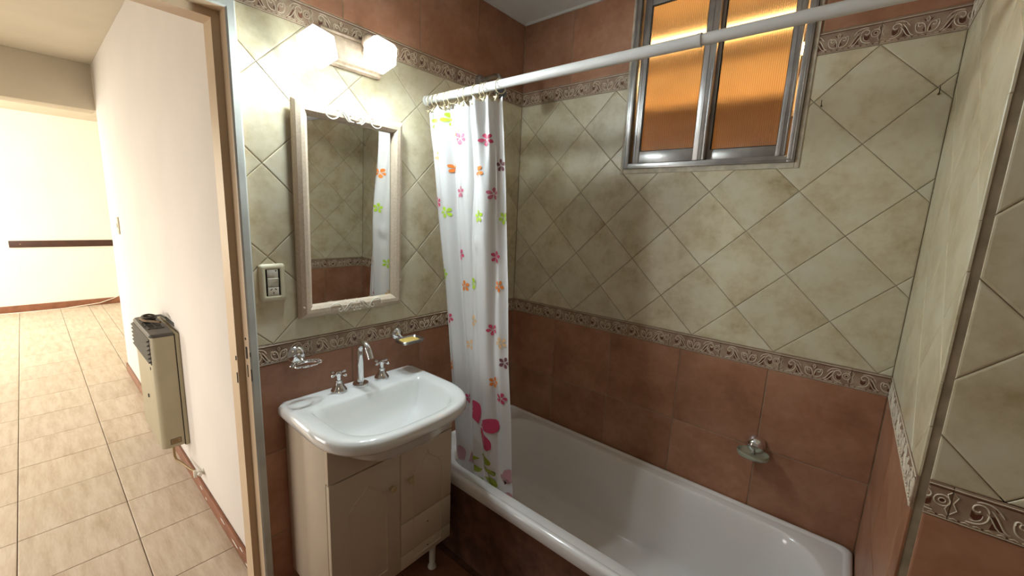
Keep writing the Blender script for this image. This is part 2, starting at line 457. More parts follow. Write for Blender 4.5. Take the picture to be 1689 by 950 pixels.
def border_row(F, parent, u0, u1, v0, joint0, hole=None):
    """a row of border tiles, bottom at v0; joints at joint0 + k*BW"""
    k = math.floor((u0-joint0)/BW)
    while joint0+k*BW < u1-1e-4:
        c = joint0+(k+.5)*BW; k += 1
        segs = [(max(u0,c-BW/2), min(u1,c+BW/2))]
        if hole and v0 < hole[3] and v0+BH > hole[1]:
            segs = [(a,b2) for a,b2 in ((segs[0][0], min(segs[0][1],hole[0])), (max(segs[0][0],hole[2]), segs[0][1])) if b2 > a]
        for a, b2 in segs:
            if b2-a < .004: continue
            o = place_tile('border_tile', [rect_poly(a,v0,b2,v0+BH)], c, v0+BH/2, M_LIST, .0007, F, parent, edge=.0015)
            la, lb = round(a-c,3), round(b2-c,3)
            if (la,lb) not in RELC:
                if lb-la > BW-.004: RELC[(la,lb)] = REL
                else:
                    bm = bmesh.new(); bm.from_mesh(REL)
                    for co, no in (((la+.001,0,0),(-1,0,0)), ((lb-.001,0,0),(1,0,0))):
                        bmesh.ops.bisect_plane(bm, geom=bm.verts[:]+bm.edges[:]+bm.faces[:], plane_co=co, plane_no=no, clear_outer=True)
                    me = bpy.data.meshes.new('scroll_relief')
                    bm.to_mesh(me); bm.free()
                    for mt in (M_RELIEF, M_BROWN): me.materials.append(mt)
                    RELC[(la,lb)] = me
            if len(RELC[(la,lb)].polygons):
                r = link('scroll_relief', RELC[(la,lb)], o); r.matrix_world = o.matrix_world

# ------------------------------------------------------------------ the rooms: shells
ZB = .9335; ZT = 1.0; Z2 = 1.99; Z3 = 2.0565; ZC = 2.375
W = 1.543; YC = -.675                     # tub alcove length, face of the wall beyond it
YJ = -1.262                               # edge of the tiles at the door frame
G = .0022                                 # grout recess behind the tile faces
def structure(name, mb, parent=None):
    o = mb.build(name, parent)
    if parent is None: o['kind'] = 'structure'
    return o
def wallbox(name, lo, hi, mat): return structure(name, MB().box(lo, hi, mat))

wl = structure('wall_left', MB().box((-.09,YJ-.02,0),(-G,.12,ZC+.06),M_GROUT).box((-.09,-2.9,Z2-.005),(-G,YJ-.02,ZC+.06),M_GROUT)
               .box((-.0915,-2.9,1.985),(-.0895,.12,2.43),M_PLASTERW).box((-.09,-2.9,0),(-G,-2.094,Z2-.005),M_GROUT))
HOLE = (.574,1.650,1.207,2.372)
wb = structure('wall_back', MB().box((-.09,G,0),(W+.1,.12,HOLE[1]),M_GROUT).box((-.09,G,HOLE[1]),(HOLE[0],.12,ZC+.06),M_GROUT)
               .box((HOLE[2],G,HOLE[1]),(W+.1,.12,ZC+.06),M_GROUT))
we = structure('wall_right', MB().box((W+G,YC+G,0),(W+.1,G,ZC+.06),M_GROUT))
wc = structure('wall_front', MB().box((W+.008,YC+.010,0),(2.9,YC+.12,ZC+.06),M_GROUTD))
FA = frame((0,0,0),(0,1,0),(0,0,1),(1,0,0)); FB = frame((0,0,0),(1,0,0),(0,0,1),(0,-1,0))
FE = frame((W,0,0),(0,-1,0),(0,0,1),(-1,0,0)); FC = frame((0,YC,0),(1,0,0),(0,0,1),(0,-1,0))
TR = .3115
rows = [0.0, .3115, .6225, ZB]
# left wall (wash basin)
uA = cuts(YJ, 0, -.010, .312)
rect_area(FA, wl, uA, rows, M_TERRA)
border_row(FA, wl, YJ, 0, ZB, -.904)
diag_area(FA, wl, YJ, 0, ZT, Z2, -.6498, ZT)
border_row(FA, wl, -2.9, 0, Z2, -.66)
rect_area(FA, wl, cuts(-2.9, 0, -.010, .312), [Z3, ZC], M_TERRA)
YL = YJ-.832                              # the same wall beyond the doorway
rect_area(FA, wl, cuts(-2.9, YL, -.010, .312), rows, M_TERRA)
border_row(FA, wl, -2.9, YL, ZB, -.904)
diag_area(FA, wl, -2.9, YL, ZT, Z2, -.6498, ZT)
# back wall (window)
uB = cuts(0, W, .2825, .3122)
rect_area(FB, wb, uB, rows, M_TERRA)
border_row(FB, wb, 0, W, ZB, .068)
diag_area(FB, wb, 0, W, ZT, Z2, .3771, ZT, HOLE)
border_row(FB, wb, 0, W, Z2, .18, HOLE)
rect_area(FB, wb, uB, [Z3, ZC], M_TERRA, hole=HOLE)
# end wall of the alcove
D = -YC
rect_area(FE, we, cuts(.0, D, .30, .312), rows, M_TERRA)
border_row(FE, we, 0, D, ZB, .07)
diag_area(FE, we, 0, D, ZT, Z2, .292, ZT)
border_row(FE, we, 0, D, Z2, .07)
rect_area(FE, we, cuts(0, D, .30, .312), [Z3, ZC], M_TERRA)
# wall that continues towards the viewer's right
uC = cuts(W+.017, 2.8, 1.80, .312)
rect_area(FC, wc, uC, rows, M_TERRA)
border_row(FC, wc, W+.017, 2.8, ZB, 1.592)
diag_area(FC, wc, W+.017, 2.8, ZT, Z2, 1.65, ZT)
border_row(FC, wc, W+.017, 2.8, Z2, 1.592)
rect_area(FC, wc, uC, [Z3, ZC], M_TERRA)
# chipped mortar bead where the two walls meet
random.seed(3)
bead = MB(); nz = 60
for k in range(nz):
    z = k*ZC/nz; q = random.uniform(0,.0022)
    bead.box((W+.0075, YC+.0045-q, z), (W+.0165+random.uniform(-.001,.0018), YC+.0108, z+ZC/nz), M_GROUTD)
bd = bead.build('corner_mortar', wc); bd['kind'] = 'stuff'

# ceilings
structure('ceiling', MB().box((-.09,-3.0,ZC),(2.9,.12,ZC+.05),M_CEIL))
cv = MB(); pr = [(0,0),(.012,0),(.012,.004),(.004,.012),(0,.012)]
cv.box((0,-2.3,ZC-.010),(.008,0,ZC),M_CEIL).box((0,-.008,ZC-.010),(HOLE[0]-.005,0,ZC),M_CEIL).box((HOLE[2]+.005,-.008,ZC-.010),(W,0,ZC),M_CEIL)
structure('trim_1', cv)
# bathroom floor: terracotta tiles
fl = structure('floor', MB().box((-.03,-3.0,-.1),(2.9,.1,-.003),M_GROUTR))
FF = frame((0,0,0),(1,0,0),(0,1,0),(0,0,1))
rect_area(FF, fl, cuts(0, 2.9, .085, .312), cuts(-2.6, -.672, -.86, .312), M_TERRAF, name='floor_tile')

# hall and living room
HY = -1.252
fh = structure('floor_hall', MB().box((-6.6,-5.0,-.1),(-.03,1.2,-.003),M_GROUTF))
xs = [-6.45,-6.08,-5.7,-5.32,-4.95,-4.58,-4.21,-3.83,-3.45,-3.0,-2.6,-2.205,-1.84,-1.475,-1.12,-.785,-.446,-.1,-.04]
ys = [-4.3,-3.96,-3.62,-3.26,-2.90,-2.55,-2.20,-1.855,-1.515,HY-.006]
rect_area(FF, fh, xs, ys, M_HALLT, name='floor_tile', gap=.0016)
rect_area(FF, fh, xs[:11], [HY-.006,-1.135,-.78,-.42,-.06,.3], M_HALLT, name='floor_tile', gap=.0016)
ws = structure('wall_hall_side', MB().box((-3.2,HY,0),(-.0915,HY+.11,2.43),M_PLASTER,.004))
wf = structure('wall_far', MB().box((-6.6,-5.0,0),(-6.45,1.2,2.43),M_PLASTERW))
wr2 = structure('wall_living_side', MB().box((-6.45,.3,0),(-3.2,.42,2.43),M_PLASTERW).box((-3.31,HY+.11,0),(-3.2,.42,2.43),M_PLASTERW))
structure('ceiling_hall', MB().box((-6.6,-5.0,2.43),(-.0915,.42,2.5),M_CEILH))
structure('trim_2', MB().box((-3.40,-5.0,2.10),(-3.2,HY,2.43),M_CEILH,.004))
bb = MB(); bb.box((-3.21,HY-.012,0),(-.10,HY-.0005,.068),M_BASEB,.003)
bb.box((-3.212,HY-.012,0),(-3.2,HY+.05,.068),M_BASEB,.003)
random.seed(11)
b_ = structure('baseboard_side', bb)
pc = MB()
for x0, z0, l in ((-.62,.045,.07),(-.47,.03,.09),(-.36,.055,.04),(-.86,.02,.03),(-.95,.04,.05),(-.30,.02,.05)):
    pts = [(x0,z0),(x0+l*.4,z0+.006),(x0+l,z0+.001),(x0+l*.8,z0-.005),(x0+l*.2,z0-.004)]
    pc.add([(x,HY-.0125,z) for x,z in pts],[(0,1,2,3,4)],M_STAIN)
p_ = pc.build('peeled_paint', b_); p_['kind'] = 'stuff'
structure('baseboard_far', MB().box((-6.45,-5.0,0),(-6.435,.3,.085),M_BASEB,.003))

# ------------------------------------------------------------------ door frame (folded steel jamb)
prof = [(.011,YJ),(.013,YJ-.004),(.013,YJ-.020),(.010,YJ-.025),(-.032,YJ-.027),(-.0325,YJ-.047),(-.098,YJ-.048),(-.098,YJ+.0),(-.0905,YJ+.0),(-.002,YJ)]
dj = MB()
zt = 1.985
def jamb_ring(z, mirror=False): return [(x, (y if not mirror else -3.29-y), z) for x,y in prof]
# right jamb with a mitred head; colour split face / reveal
def jamb(mb, pr_, sgn, y_edge):
    n = len(pr_)
    for i in range(n):
        (x0,y0),(x1,y1) = pr_[i], pr_[(i+1) % n]
        mat = M_JAMBG if i < 3 else M_JAMB
        d0 = abs(y0-YJ); d1 = abs(y1-YJ)
        ya = y_edge-sgn*d0; yb = y_edge-sgn*d1
        mb.add([(x0,ya,0),(x1,yb,0),(x1,yb,zt-d1),(x0,ya,zt-d0)],[(0,1,2,3)],mat)
Y2 = YJ-.83
jamb(dj, prof, 1, YJ); jamb(dj, prof, -1, Y2)
for i in range(len(prof)):
    (x0,y0),(x1,y1) = prof[i], prof[(i+1) % len(prof)]; d0 = abs(y0-YJ); d1 = abs(y1-YJ)
    dj.add([(x0,YJ-d0,zt-d0),(x1,YJ-d1,zt-d1),(x1,Y2+d1,zt-d1),(x0,Y2+d0,zt-d0)],[(0,1,2,3)], M_JAMBG if i < 3 else M_JAMB)
df = structure('door_1', dj)
sk = MB()   # strike slots and knocks in the paint
for x, z, wv, hv in ((-.010,.985,.010,.038),(-.010,.925,.003,.040),(-.012,1.03,.006,.006)):
    sk.box((x-wv/2,YJ-.0275,z-hv/2),(x+wv/2,YJ-.0255,z+hv/2),M_DARK)
for x, z, wv, hv in ((-.040,.90,.003,.034),(-.040,.965,.003,.014)):
    sk.box((x-wv/2,YJ-.0492,z-hv/2),(x+wv/2,YJ-.0470,z+hv/2),M_DARK)
sk.box((.010,YJ-.0245,.895),(.0118,YJ-.0225,.935),M_DARK)
sk.box((.010,YJ-.0245,.975),(.0118,YJ-.0225,.99),M_DARK)
sk.build('strike_slot', df)
tag(df, kind='structure')

# ------------------------------------------------------------------ window
wn = MB()
def ring_box(mb, x0,z0,x1,z1, t, y0,y1, mat, bev=.0008, tb=None, tt=None, tr=None):
    tb = tb or t; tt = tt or t; tr = tr or t
    mb.box((x0,y0,z0),(x0+t,y1,z1),mat,bev).box((x1-tr,y0,z0),(x1,y1,z1),mat,bev)
    mb.box((x0+t,y0,z0),(x1-tr,y1,z0+tb),mat,bev).box((x0+t,y0,z1-tt),(x1-tr,y1,z1),mat,bev)
# mortar bed round the frame
ring_box(wn, HOLE[0]-.004,HOLE[1]-.008,HOLE[2]+.006,ZC-.002, .014, -.004,.10, M_MORTAR, .002, tb=.020)
w1 = structure('window_1', wn)
wfm = MB()
ring_box(wfm, .583,1.662,1.198,2.366, .0235, -.012,.075, M_ALU, tb=.020, tr=.022)
ring_box(wfm, .588,1.669,1.193,2.36, .004, -.0135,-.011, M_ALU, .0005)
wfm.box((.6065,.030,1.682),(1.176,.034,1.690),M_ALU,.0005)
wfm.build('window_frame', w1)
def sash(x0,x1,z0,z1,y0,y1, sl, sr, bt, mark):
    s = MB()
    s.box((x0,y0,z0),(x0+sl,y1,z1),M_ALU,.001).box((x1-sr,y0,z0),(x1,y1,z1),M_ALU,.001)
    s.box((x0+sl,y0,z0),(x1-sr,y1,z0+bt),M_ALU,.001).box((x0+sl,y0,z1-.045),(x1-sr,y1,z1),M_ALU,.001)
    for a, b2 in ((x0,sl),(x1-sr,sr)):      # ridges along the stiles
        s.box((a+b2*.40,y0-.002,z0),(a+b2*.46,y0,z1),M_ALU,.0003).box((a+b2*.8,y0-.0025,z0),(a+b2*.98,y0,z1),M_ALU,.0006)
    o = s.build('window_sash', w1)
    g = MB(); gx0,gx1,gz0,gz1 = x0+sl,x1-sr,z0+bt,z1-.045; ym = (y0+y1)/2
    ring_box(g, gx0,gz0,gx1,gz1, .004, y0-.0008,y0+.006, M_RUBBER, 0, tb=.002, tt=.004, tr=.001)
    gs = g.build('gasket', o)
    p = MB(); n = int((gx1-gx0)/.0068); fr = []; bk = []
    for k in range(n+1):
        for q, dy in ((0,0),(.25,-.0014),(.5,-.0020),(.75,-.0014)):
            if k == n and q > 0: break
            x = gx0+(k+q)*(gx1-gx0)/n; fr.append((x, ym-.001+dy))
    for zz in (gz0,gz1): pass
    N = len(fr)
    vs = [(x,y,gz0) for x,y in fr]+[(x,y,gz1) for x,y in fr]+[(gx0,ym+.003,gz0),(gx1,ym+.003,gz0),(gx0,ym+.003,gz1),(gx1,ym+.003,gz1)]
    fs = [(i,i+1,N+i+1,N+i) for i in range(N-1)]+[(2*N,2*N+1,2*N+3,2*N+2)]
    p.add(vs, fs, M_AMBER, True)
    me = bpy.data.meshes.new('glass_pane'); me.from_pydata(p.v, [], p.f); me.materials.append(M_AMBER)
    uvl = me.uv_layers.new(name='ribs'); pitch = (gx1-gx0)/n
    for lp_ in me.loops: uvl.data[lp_.index].uv = ((me.vertices[lp_.vertex_index].co.x-gx0)/pitch if lp_.vertex_index < 2*N else .5, 0)
    me.polygons.foreach_set('use_smooth', p.sm); me.update(); link('glass_pane', me, o)
sash(.6135,.905,1.686,2.335,.008,.028,.030,.044,.046,'l')
sash(.885,1.163,1.686,2.335,.036,.056,.030,.030,.040,'r')
# air shaft behind the window, lit by a tube lamp
sh = MB()
sh.box((.1,.80,1.0),(1.7,.86,3.1),M_SHAFT).box((.05,.125,1.0),(.1,.86,3.1),M_SHAFT).box((1.7,.125,1.0),(1.75,.86,3.1),M_SHAFT)
sh.box((.1,.125,3.05),(1.7,.8,3.1),M_SHAFT).box((.1,.125,1.0),(1.7,.8,1.05),M_SHAFT)
sh.box((.1,.745,1.975),(1.7,.80,2.0),M_SHAFT)
structure('wall_air_shaft', sh)
tl = empty('tube_lamp', (.9,.70,2.265))
tag(tl, 'long warm tube lamp in the air shaft behind the amber window glass', 'lamp')
MB().tube([(-.62,0,0),(.62,0,0)],.014,M_TUBE,10).build('tube', tl)
MB().box((-.66,.016,-.03),(.66,.10,.03),M_SWHITE,.003).box((-.66,-.012,-.02),(-.62,.02,.02),M_SWHITE,.002).box((.62,-.012,-.02),(.66,.02,.02),M_SWHITE,.002).build('lamp_housing', tl)

# ------------------------------------------------------------------ bathtub
def rrect(x0,y0,x1,y1,r,z,ks=7,ms=6):
    """rounded rectangle, equal count for every ring; r may be one per corner"""
    rr = r if isinstance(r,(list,tuple)) else [r]*4
    cs = [(x1-rr[0],y1-rr[0],0,rr[0]),(x0+rr[1],y1-rr[1],PI/2,rr[1]),(x0+rr[2],y0+rr[2],PI,rr[2]),(x1-rr[3],y0+rr[3],1.5*PI,rr[3])]
    arcs = [[(cx+q*math.cos(a+PI/2*k/ks), cy+q*math.sin(a+PI/2*k/ks)) for k in range(ks+1)] for cx,cy,a,q in cs]
    out = []
    for i in range(4):
        out += arcs[i]; A = arcs[i][-1]; B = arcs[(i+1) % 4][0]
        out += [(A[0]+(B[0]-A[0])*k/ms, A[1]+(B[1]-A[1])*k/ms) for k in range(1,ms)]
    return [(x,y,z) for x,y in out]
tub = empty('bathtub', (W/2, -.33, 0))
tag(tub, 'built-in white enamel bathtub with terracotta tiled front panel', 'bathtub')
tub_off = Vector((-W/2, .33, 0))
def T(ring): return [(p[0]+tub_off.x, p[1]+tub_off.y, p[2]) for p in ring]
e = .003
O = lambda i, z, r: T(rrect(e+i, -.664+i, W-e-i, -e-i, r, z))
rs = [O(.016,.335,.02), O(.002,.337,.022), O(0,.343,.024), O(0,.372,.024), O(.003,.381,.026), O(.010,.3855,.028), O(.018,.3855,.03), O(.0225,.3835,.03), O(.026,.380,.03),
      O(.030,.3795,.03)]
I = lambda a,b2,c,d,r,z: T(rrect(a,b2,c,d,r,z))
rs += [I(.10,-.600,1.478,-.062,[.17,.15,.15,.17],.3795), I(.104,-.597,1.474,-.066,[.17,.15,.15,.17],.377), I(.109,-.592,1.468,-.071,[.17,.15,.15,.17],.368),
       I(.114,-.587,1.460,-.077,[.17,.15,.15,.17],.345), I(.126,-.574,1.425,-.092,[.17,.15,.15,.17],.22), I(.136,-.560,1.38,-.105,.15,.13), I(.148,-.546,1.34,-.118,.14,.085),
       I(.168,-.526,1.29,-.138,.12,.060), I(.195,-.50,1.23,-.165,.10,.051), I(.30,-.42,1.0,-.25,.06,.047)]
tb = MB().rings(rs, M_ENAMEL, cap0=False, cap1=True); tb.build('tub_shell', tub, 60)
MB().lathe([(.001,.048),(.024,.048),(.026,.0505),(.018,.052),(.001,.051)],M_CHROME,Matrix.Translation((-.42,0,0)),18).build('drain', tub)
apr = MB().box((.004-W/2,-.650+.33,.002),(W/2-.004,-.62+.33,.336),M_GROUTR)
apn = apr.build('apron', tub)
FT = frame((0,-.655,0),(1,0,0),(0,0,1),(0,-1,0))
tub_tiles_before = set(bpy.data.objects)
rect_area(FT, apn, cuts(0,W,.034,.3105), [.002,.3085,.334], M_TERRA)

# ------------------------------------------------------------------ washbasin on its cabinet
YM = -.953
cabx = .305; cz0 = .151
cb = empty('vanity_cabinet', (0, YM, 0))
tag(cb, 'cream lacquered vanity cabinet with two arched doors and two small drawers under the washbasin', 'cabinet')
hw = .2425
c_ = MB()
c_.box((.004,-hw,cz0),(cabx-.018,-hw+.015,.748),M_LACQ,.001).box((.004,hw-.015,cz0),(cabx-.018,hw,.748),M_LACQ,.001)
c_.box((.004,-hw+.015,cz0),(cabx-.019,hw-.015,cz0+.015),M_LACQ).box((.004,-hw+.015,cz0+.015),(.010,hw-.015,.55),M_LACQ)
c_.build('carcass', cb)
cut = [(y_, .664+.084*max(0.0, (abs(y_)-.120)/.118)**1.25) for y_ in [-.236+.472*k/20 for k in range(21)]]
c2 = MB().prism([(-hw,.6285),(hw,.6285),(hw,.748)]+cut[::-1]+[(-hw,.748)], cabx-.018, cabx, 0, M_LACQ); c2.build('front_rail', cb)
SP = .008                    # y of the gap between the doors
def panel(name, y0, y1, z0, z1, mold):
    o = MB().box((cabx-.0175,y0+.001,z0+.001),(cabx+.001,y1-.001,z1-.001),M_LACQ,.0015).build(name, cb)
    mb = MB()
    FM = frame((cabx+.0005,0,0),(0,1,0),(0,0,1),(1,0,0))
    for pts in mold: MB().ribbon(pts, .0070, .0034, FM, M_LACQE).build('moulding', o)
    return o
def arch(yl, yr, z0, z1, top=True, bottom=True):
    m = (yl+yr)/2; sh_ = z1-.045; pts = []
    pts += [(yl,z0),(yl,sh_-.022)]+[(yl+.016*math.sin(PI/2*t/4), sh_-.022+.018*(1-math.cos(PI/2*t/4))) for t in range(1,5)]
    pts += [(yl+.016+(m-yl-.016)*math.sin(PI/2*t/8)**1.0, sh_-.004+.049*(1-math.cos(PI/2*t/8))**.55) for t in range(1,9)]
    R_ = [(2*m-a, b2) for a,b2 in pts[::-1]][1:]
    pts = pts+R_
    if bottom: return [pts+[(yl,z0)]]
    return [pts]
dl = panel('door', -hw, SP, cz0, .625, arch(-hw+.062, SP-.055, cz0+.05, .572))
yl, yr = SP+.055, hw-.05
dr = panel('door', SP, hw, .342, .625, arch(yl, yr, .343, .585, bottom=False))
d1 = panel('drawer', SP, hw, .212, .340, [[(yl,.213),(yl,.339)],[(yr,.213),(yr,.339)]])
d2 = panel('drawer', SP, hw, cz0, .210, [[(yl,.209),(yl,cz0+.022),(yr,cz0+.022),(yr,.209)]])
for o, y, z in ((dl,-.028,.512),(dr,.044,.506)):
    MB().lathe([(.0045,0),(.0045,.006),(.0100,.010),(.0112,.015),(.007,.020),(.001,.021)],M_KNOB,frame((cabx+.001,y,z),(0,1,0),(0,0,1),(1,0,0)),14).build('knob', o)
for o, z in ((d1,.288),(d2,.186)):
    MB().lathe([(.0001,0),(.0028,0),(.0028,.0008),(.0001,.0008)],M_DARK,frame((cabx+.001,(yl+yr)/2,z),(0,1,0),(0,0,1),(1,0,0)),10).build('screw_hole', o)
for x in (.05,.25):
    for y in (-hw+.04, hw-.045):
        MB().lathe([(.020,cz0),(.020,cz0-.012),(.014,cz0-.02),(.012,.014),(.018,.006),(.018,.0005)],M_SWHITE,Matrix.Translation((x,y,0)),14).build('leg', cb)

ws_ = empty('washbasin', (0, YM, .75))
tag(ws_, 'white ceramic washbasin with bowed front on top of the cream cabinet', 'washbasin')
def outline(x0, xs_, xf, hb, hf, r, inset_=0.0):
    """D-shaped plan as a dense polyline: back at x0, sides to xs_, bowed front reaching xf"""
    pts = [(x0+inset_, -hb+inset_), (x0+inset_, hb-inset_)]
    hf -= inset_; xf -= inset_
    P = []
    n = 40
    for k in range(n+1):
        t = -1+2*k/n            # along the front from +y to -y
        P.append((0,0))
    # front curve: superellipse arc
    P = []
    for k in range(n+1):
        a = PI/2-PI*k/n
        c_, s_ = abs(math.cos(a)), math.sin(a)
        P.append((xs_+(xf-xs_)*c_**(2/2.7), hf*math.copysign(abs(s_)**(2/3.4), s_)))
    return pts+P
def resample(pl, c, n=96):
    out = []
    for k in range(n):
        a = 2*PI*k/n; dx, dy = math.cos(a), math.sin(a); best = None
        for i in range(len(pl)):
            ax,ay = pl[i][0]-c[0], pl[i][1]-c[1]; bx,by = pl[(i+1) % len(pl)][0]-c[0], pl[(i+1) % len(pl)][1]-c[1]
            ex,ey = bx-ax, by-ay; den = dx*ey-dy*ex
            if abs(den) < 1e-12: continue
            t = (ax*ey-ay*ex)/den; u = (ax*dy-ay*dx)/den
            if t > 0 and -1e-6 <= u <= 1+1e-6 and (best is None or t > best): best = t
        out.append((c[0]+dx*best, c[1]+dy*best))
    return out
CX = (.29, 0)
def dring(i, z):
    return [(x,y,z-.75) for x,y in resample(outline(.004,.22,.460,.268,.270,.1,i), CX)]
def bring(x0,xs_,xf,hw_,z,cx=None):
    return [(x,y,z-.75) for x,y in resample(outline(x0,xs_,xf,hw_,hw_,.1), CX)]
rb = [dring(.020,.7515), dring(.006,.755), dring(.001,.764), dring(0,.775), dring(.001,.787), dring(.006,.796), dring(.014,.7995), dring(.022,.7995),
      [(x,y,z) for x,y,z in bring(.128,.24,.426,.218,.7975)], bring(.133,.24,.422,.214,.795), bring(.141,.24,.417,.208,.787), bring(.150,.24,.410,.198,.765), bring(.165,.25,.406,.178,.725),
      bring(.188,.25,.384,.145,.695), bring(.215,.27,.365,.10,.682), bring(.25,.28,.32,.04,.678)]
bm_ = MB(); bm_.rings(rb, M_CERAM, cap0=False, cap1=True)
under = [dring(.020,.7515), bring(.10,.24,.438,.228,.748), bring(.12,.24,.432,.220,.742), bring(.13,.25,.425,.200,.715), bring(.15,.25,.40,.160,.685), bring(.18,.26,.37,.12,.668), bring(.22,.27,.33,.05,.662)]
bm_.rings(under, M_CERAM, cap0=False, cap1=True)
bm_.build('basin_bowl', ws_, 50)
MB().lathe([(.001,.680-.75),(.018,.680-.75),(.021,.6825-.75),(.012,.684-.75),(.001,.683-.75)],M_CHROME,Matrix.Translation((.285,0,0)),18).build('drain', ws_)

# faucet spout
fz = .800
fs = empty('faucet', (.064, -.950, fz-.0005)); tag(fs, 'chrome swan-neck spout at the back of the washbasin between the two cross handles', 'faucet')
MB().lathe([(.001,0),(.0285,0),(.0295,.004),(.0275,.009),(.020,.012),(.0135,.013),(.001,.013)],M_CHROME,None,28).build('base_flange', fs)
path = [(0,0,.012),(0,0,.05),(0,0,.10),(0,0,.133)]+[(.030-.030*math.cos(a), 0, .133+.034*math.sin(a)) for a in [PI*k/12 for k in range(1,12)]]
path = path[:-1]+[(.062,.002,.135),(.070,.002,.118)]
MB().tube(path, [.0125]*4+[.0115]*(len(path)-4), M_CHROME, 18).build('spout', fs)
for i, y in enumerate((-1.030, -.858)):
    h = empty('water_tap', (.058, y, fz-.0005), .35)
    tag(h, ('chrome cross-head tap handle on the washbasin, on the side nearer the door' if i == 0 else 'chrome cross-head tap handle on the washbasin, on the side nearer the curtain'), 'tap')
    MB().lathe([(.001,0),(.0265,0),(.0275,.004),(.024,.010),(.015,.022),(.0115,.036),(.0125,.040),(.001,.040)],M_CHROME,None,26).build('bell', h)
    MB().lathe([(.001,.040),(.0085,.040),(.0075,.055),(.0105,.060),(.0105,.070),(.0085,.074),(.001,.075)],M_CHROME,None,20).build('hub', h)
    for k in range(4):
        a = k*PI/2
        MB().lathe([(.001,.008),(.0042,.008),(.0035,.018),(.0052,.024),(.0062,.030),(.0045,.034),(.001,.035)],M_CHROME,
                   frame((0,0,.065),(-math.sin(a),math.cos(a),0),(0,0,1),(math.cos(a),math.sin(a),0)),12).build('arm', h)

# ------------------------------------------------------------------ mirror
mr = empty('mirror', (.0100, -.9395, 1.42)); mr.rotation_euler = (0, .026, .006); tag(mr, 'tall rectangular mirror in a beige frame with white scroll carving, above the washbasin', 'mirror')
mh, mv = .1970, .347; fw = .044
prof2 = [(0,.002),(0,.014),(.006,.024),(.018,.031),(.030,.030),(.040,.022),(.044,.012),(.044,.008)]   # (inset, depth)
fm = MB()
sides = [(-mh,-mv),(mh,-mv),(mh,mv),(-mh,mv)]
rsf = []
for i_, dpt in prof2+[(.044,.002)]:
    rsf.append([(dpt, sx*(mh-i_), sz*(mv-i_)) for sx,sz in ((-1,-1),(1,-1),(1,1),(-1,1))])
fm.rings(rsf+[rsf[0]], M_FRAMEP, False, False); fm.build('frame', mr, 25)
gl = MB().add([(.0095,-mh+.043,-mv+.043),(.0095,mh-.043,-mv+.043),(.0095,mh-.043,mv-.043),(.0095,-mh+.043,mv-.043)],[(0,1,2,3)],M_MIRROR)
gl.build('mirror_glass', mr)
for sg in (1,-1):
    o = MB()
    F_ = frame((.0295,0,sg*(mv-.023)),(0,1,0),(0,0,sg),(1,0,0))
    h = .0025; wd = .0042
    for s in (-1,1):
        X = lambda pts: [(s*a,b2) for a,b2 in pts]
        o.ribbon(X(bez((.004,-.014),(.018,-.020),(.028,.004),(.046,.014))), wd,h,F_,M_RELW)
        o.ribbon(X(bez((.046,.014),(.054,.004),(.058,-.016),(.078,-.018))+bez((.078,-.018),(.096,-.018),(.104,-.006),(.100,.006))[1:]), wd,h,F_,M_RELW)
        o.ribbon(X(spiral(.064,.006,.010,.003,PI*1.1,-PI*.6,12)), wd,h,F_,M_RELW)
        o.ribbon(X(spiral(.016,-.002,.013,.003,-PI*.6,PI*1.2,14)), wd,h,F_,M_RELW)
        o.ribbon(X(bez((.020,-.018),(.034,-.012),(.040,.004),(.050,.010))), wd*.7,h,F_,M_RELW)
        o.ribbon(X([(.0,.016),(.005,.009),(.0,.002)]), wd*.8,h,F_,M_RELW)
        o.ribbon(X(spiral(.010,.013,.005,.002,-PI*.3,PI,8)), wd*.7,h,F_,M_RELW)
    o.build('scroll_carving', mr)
MB().sphere((.026,mh-.010,-mv+.10),.004,M_RELW).build('screw_cap', mr)
MB().sphere((.026,-mh+.012,-mv+.04),.004,M_RELW).build('screw_cap', mr)

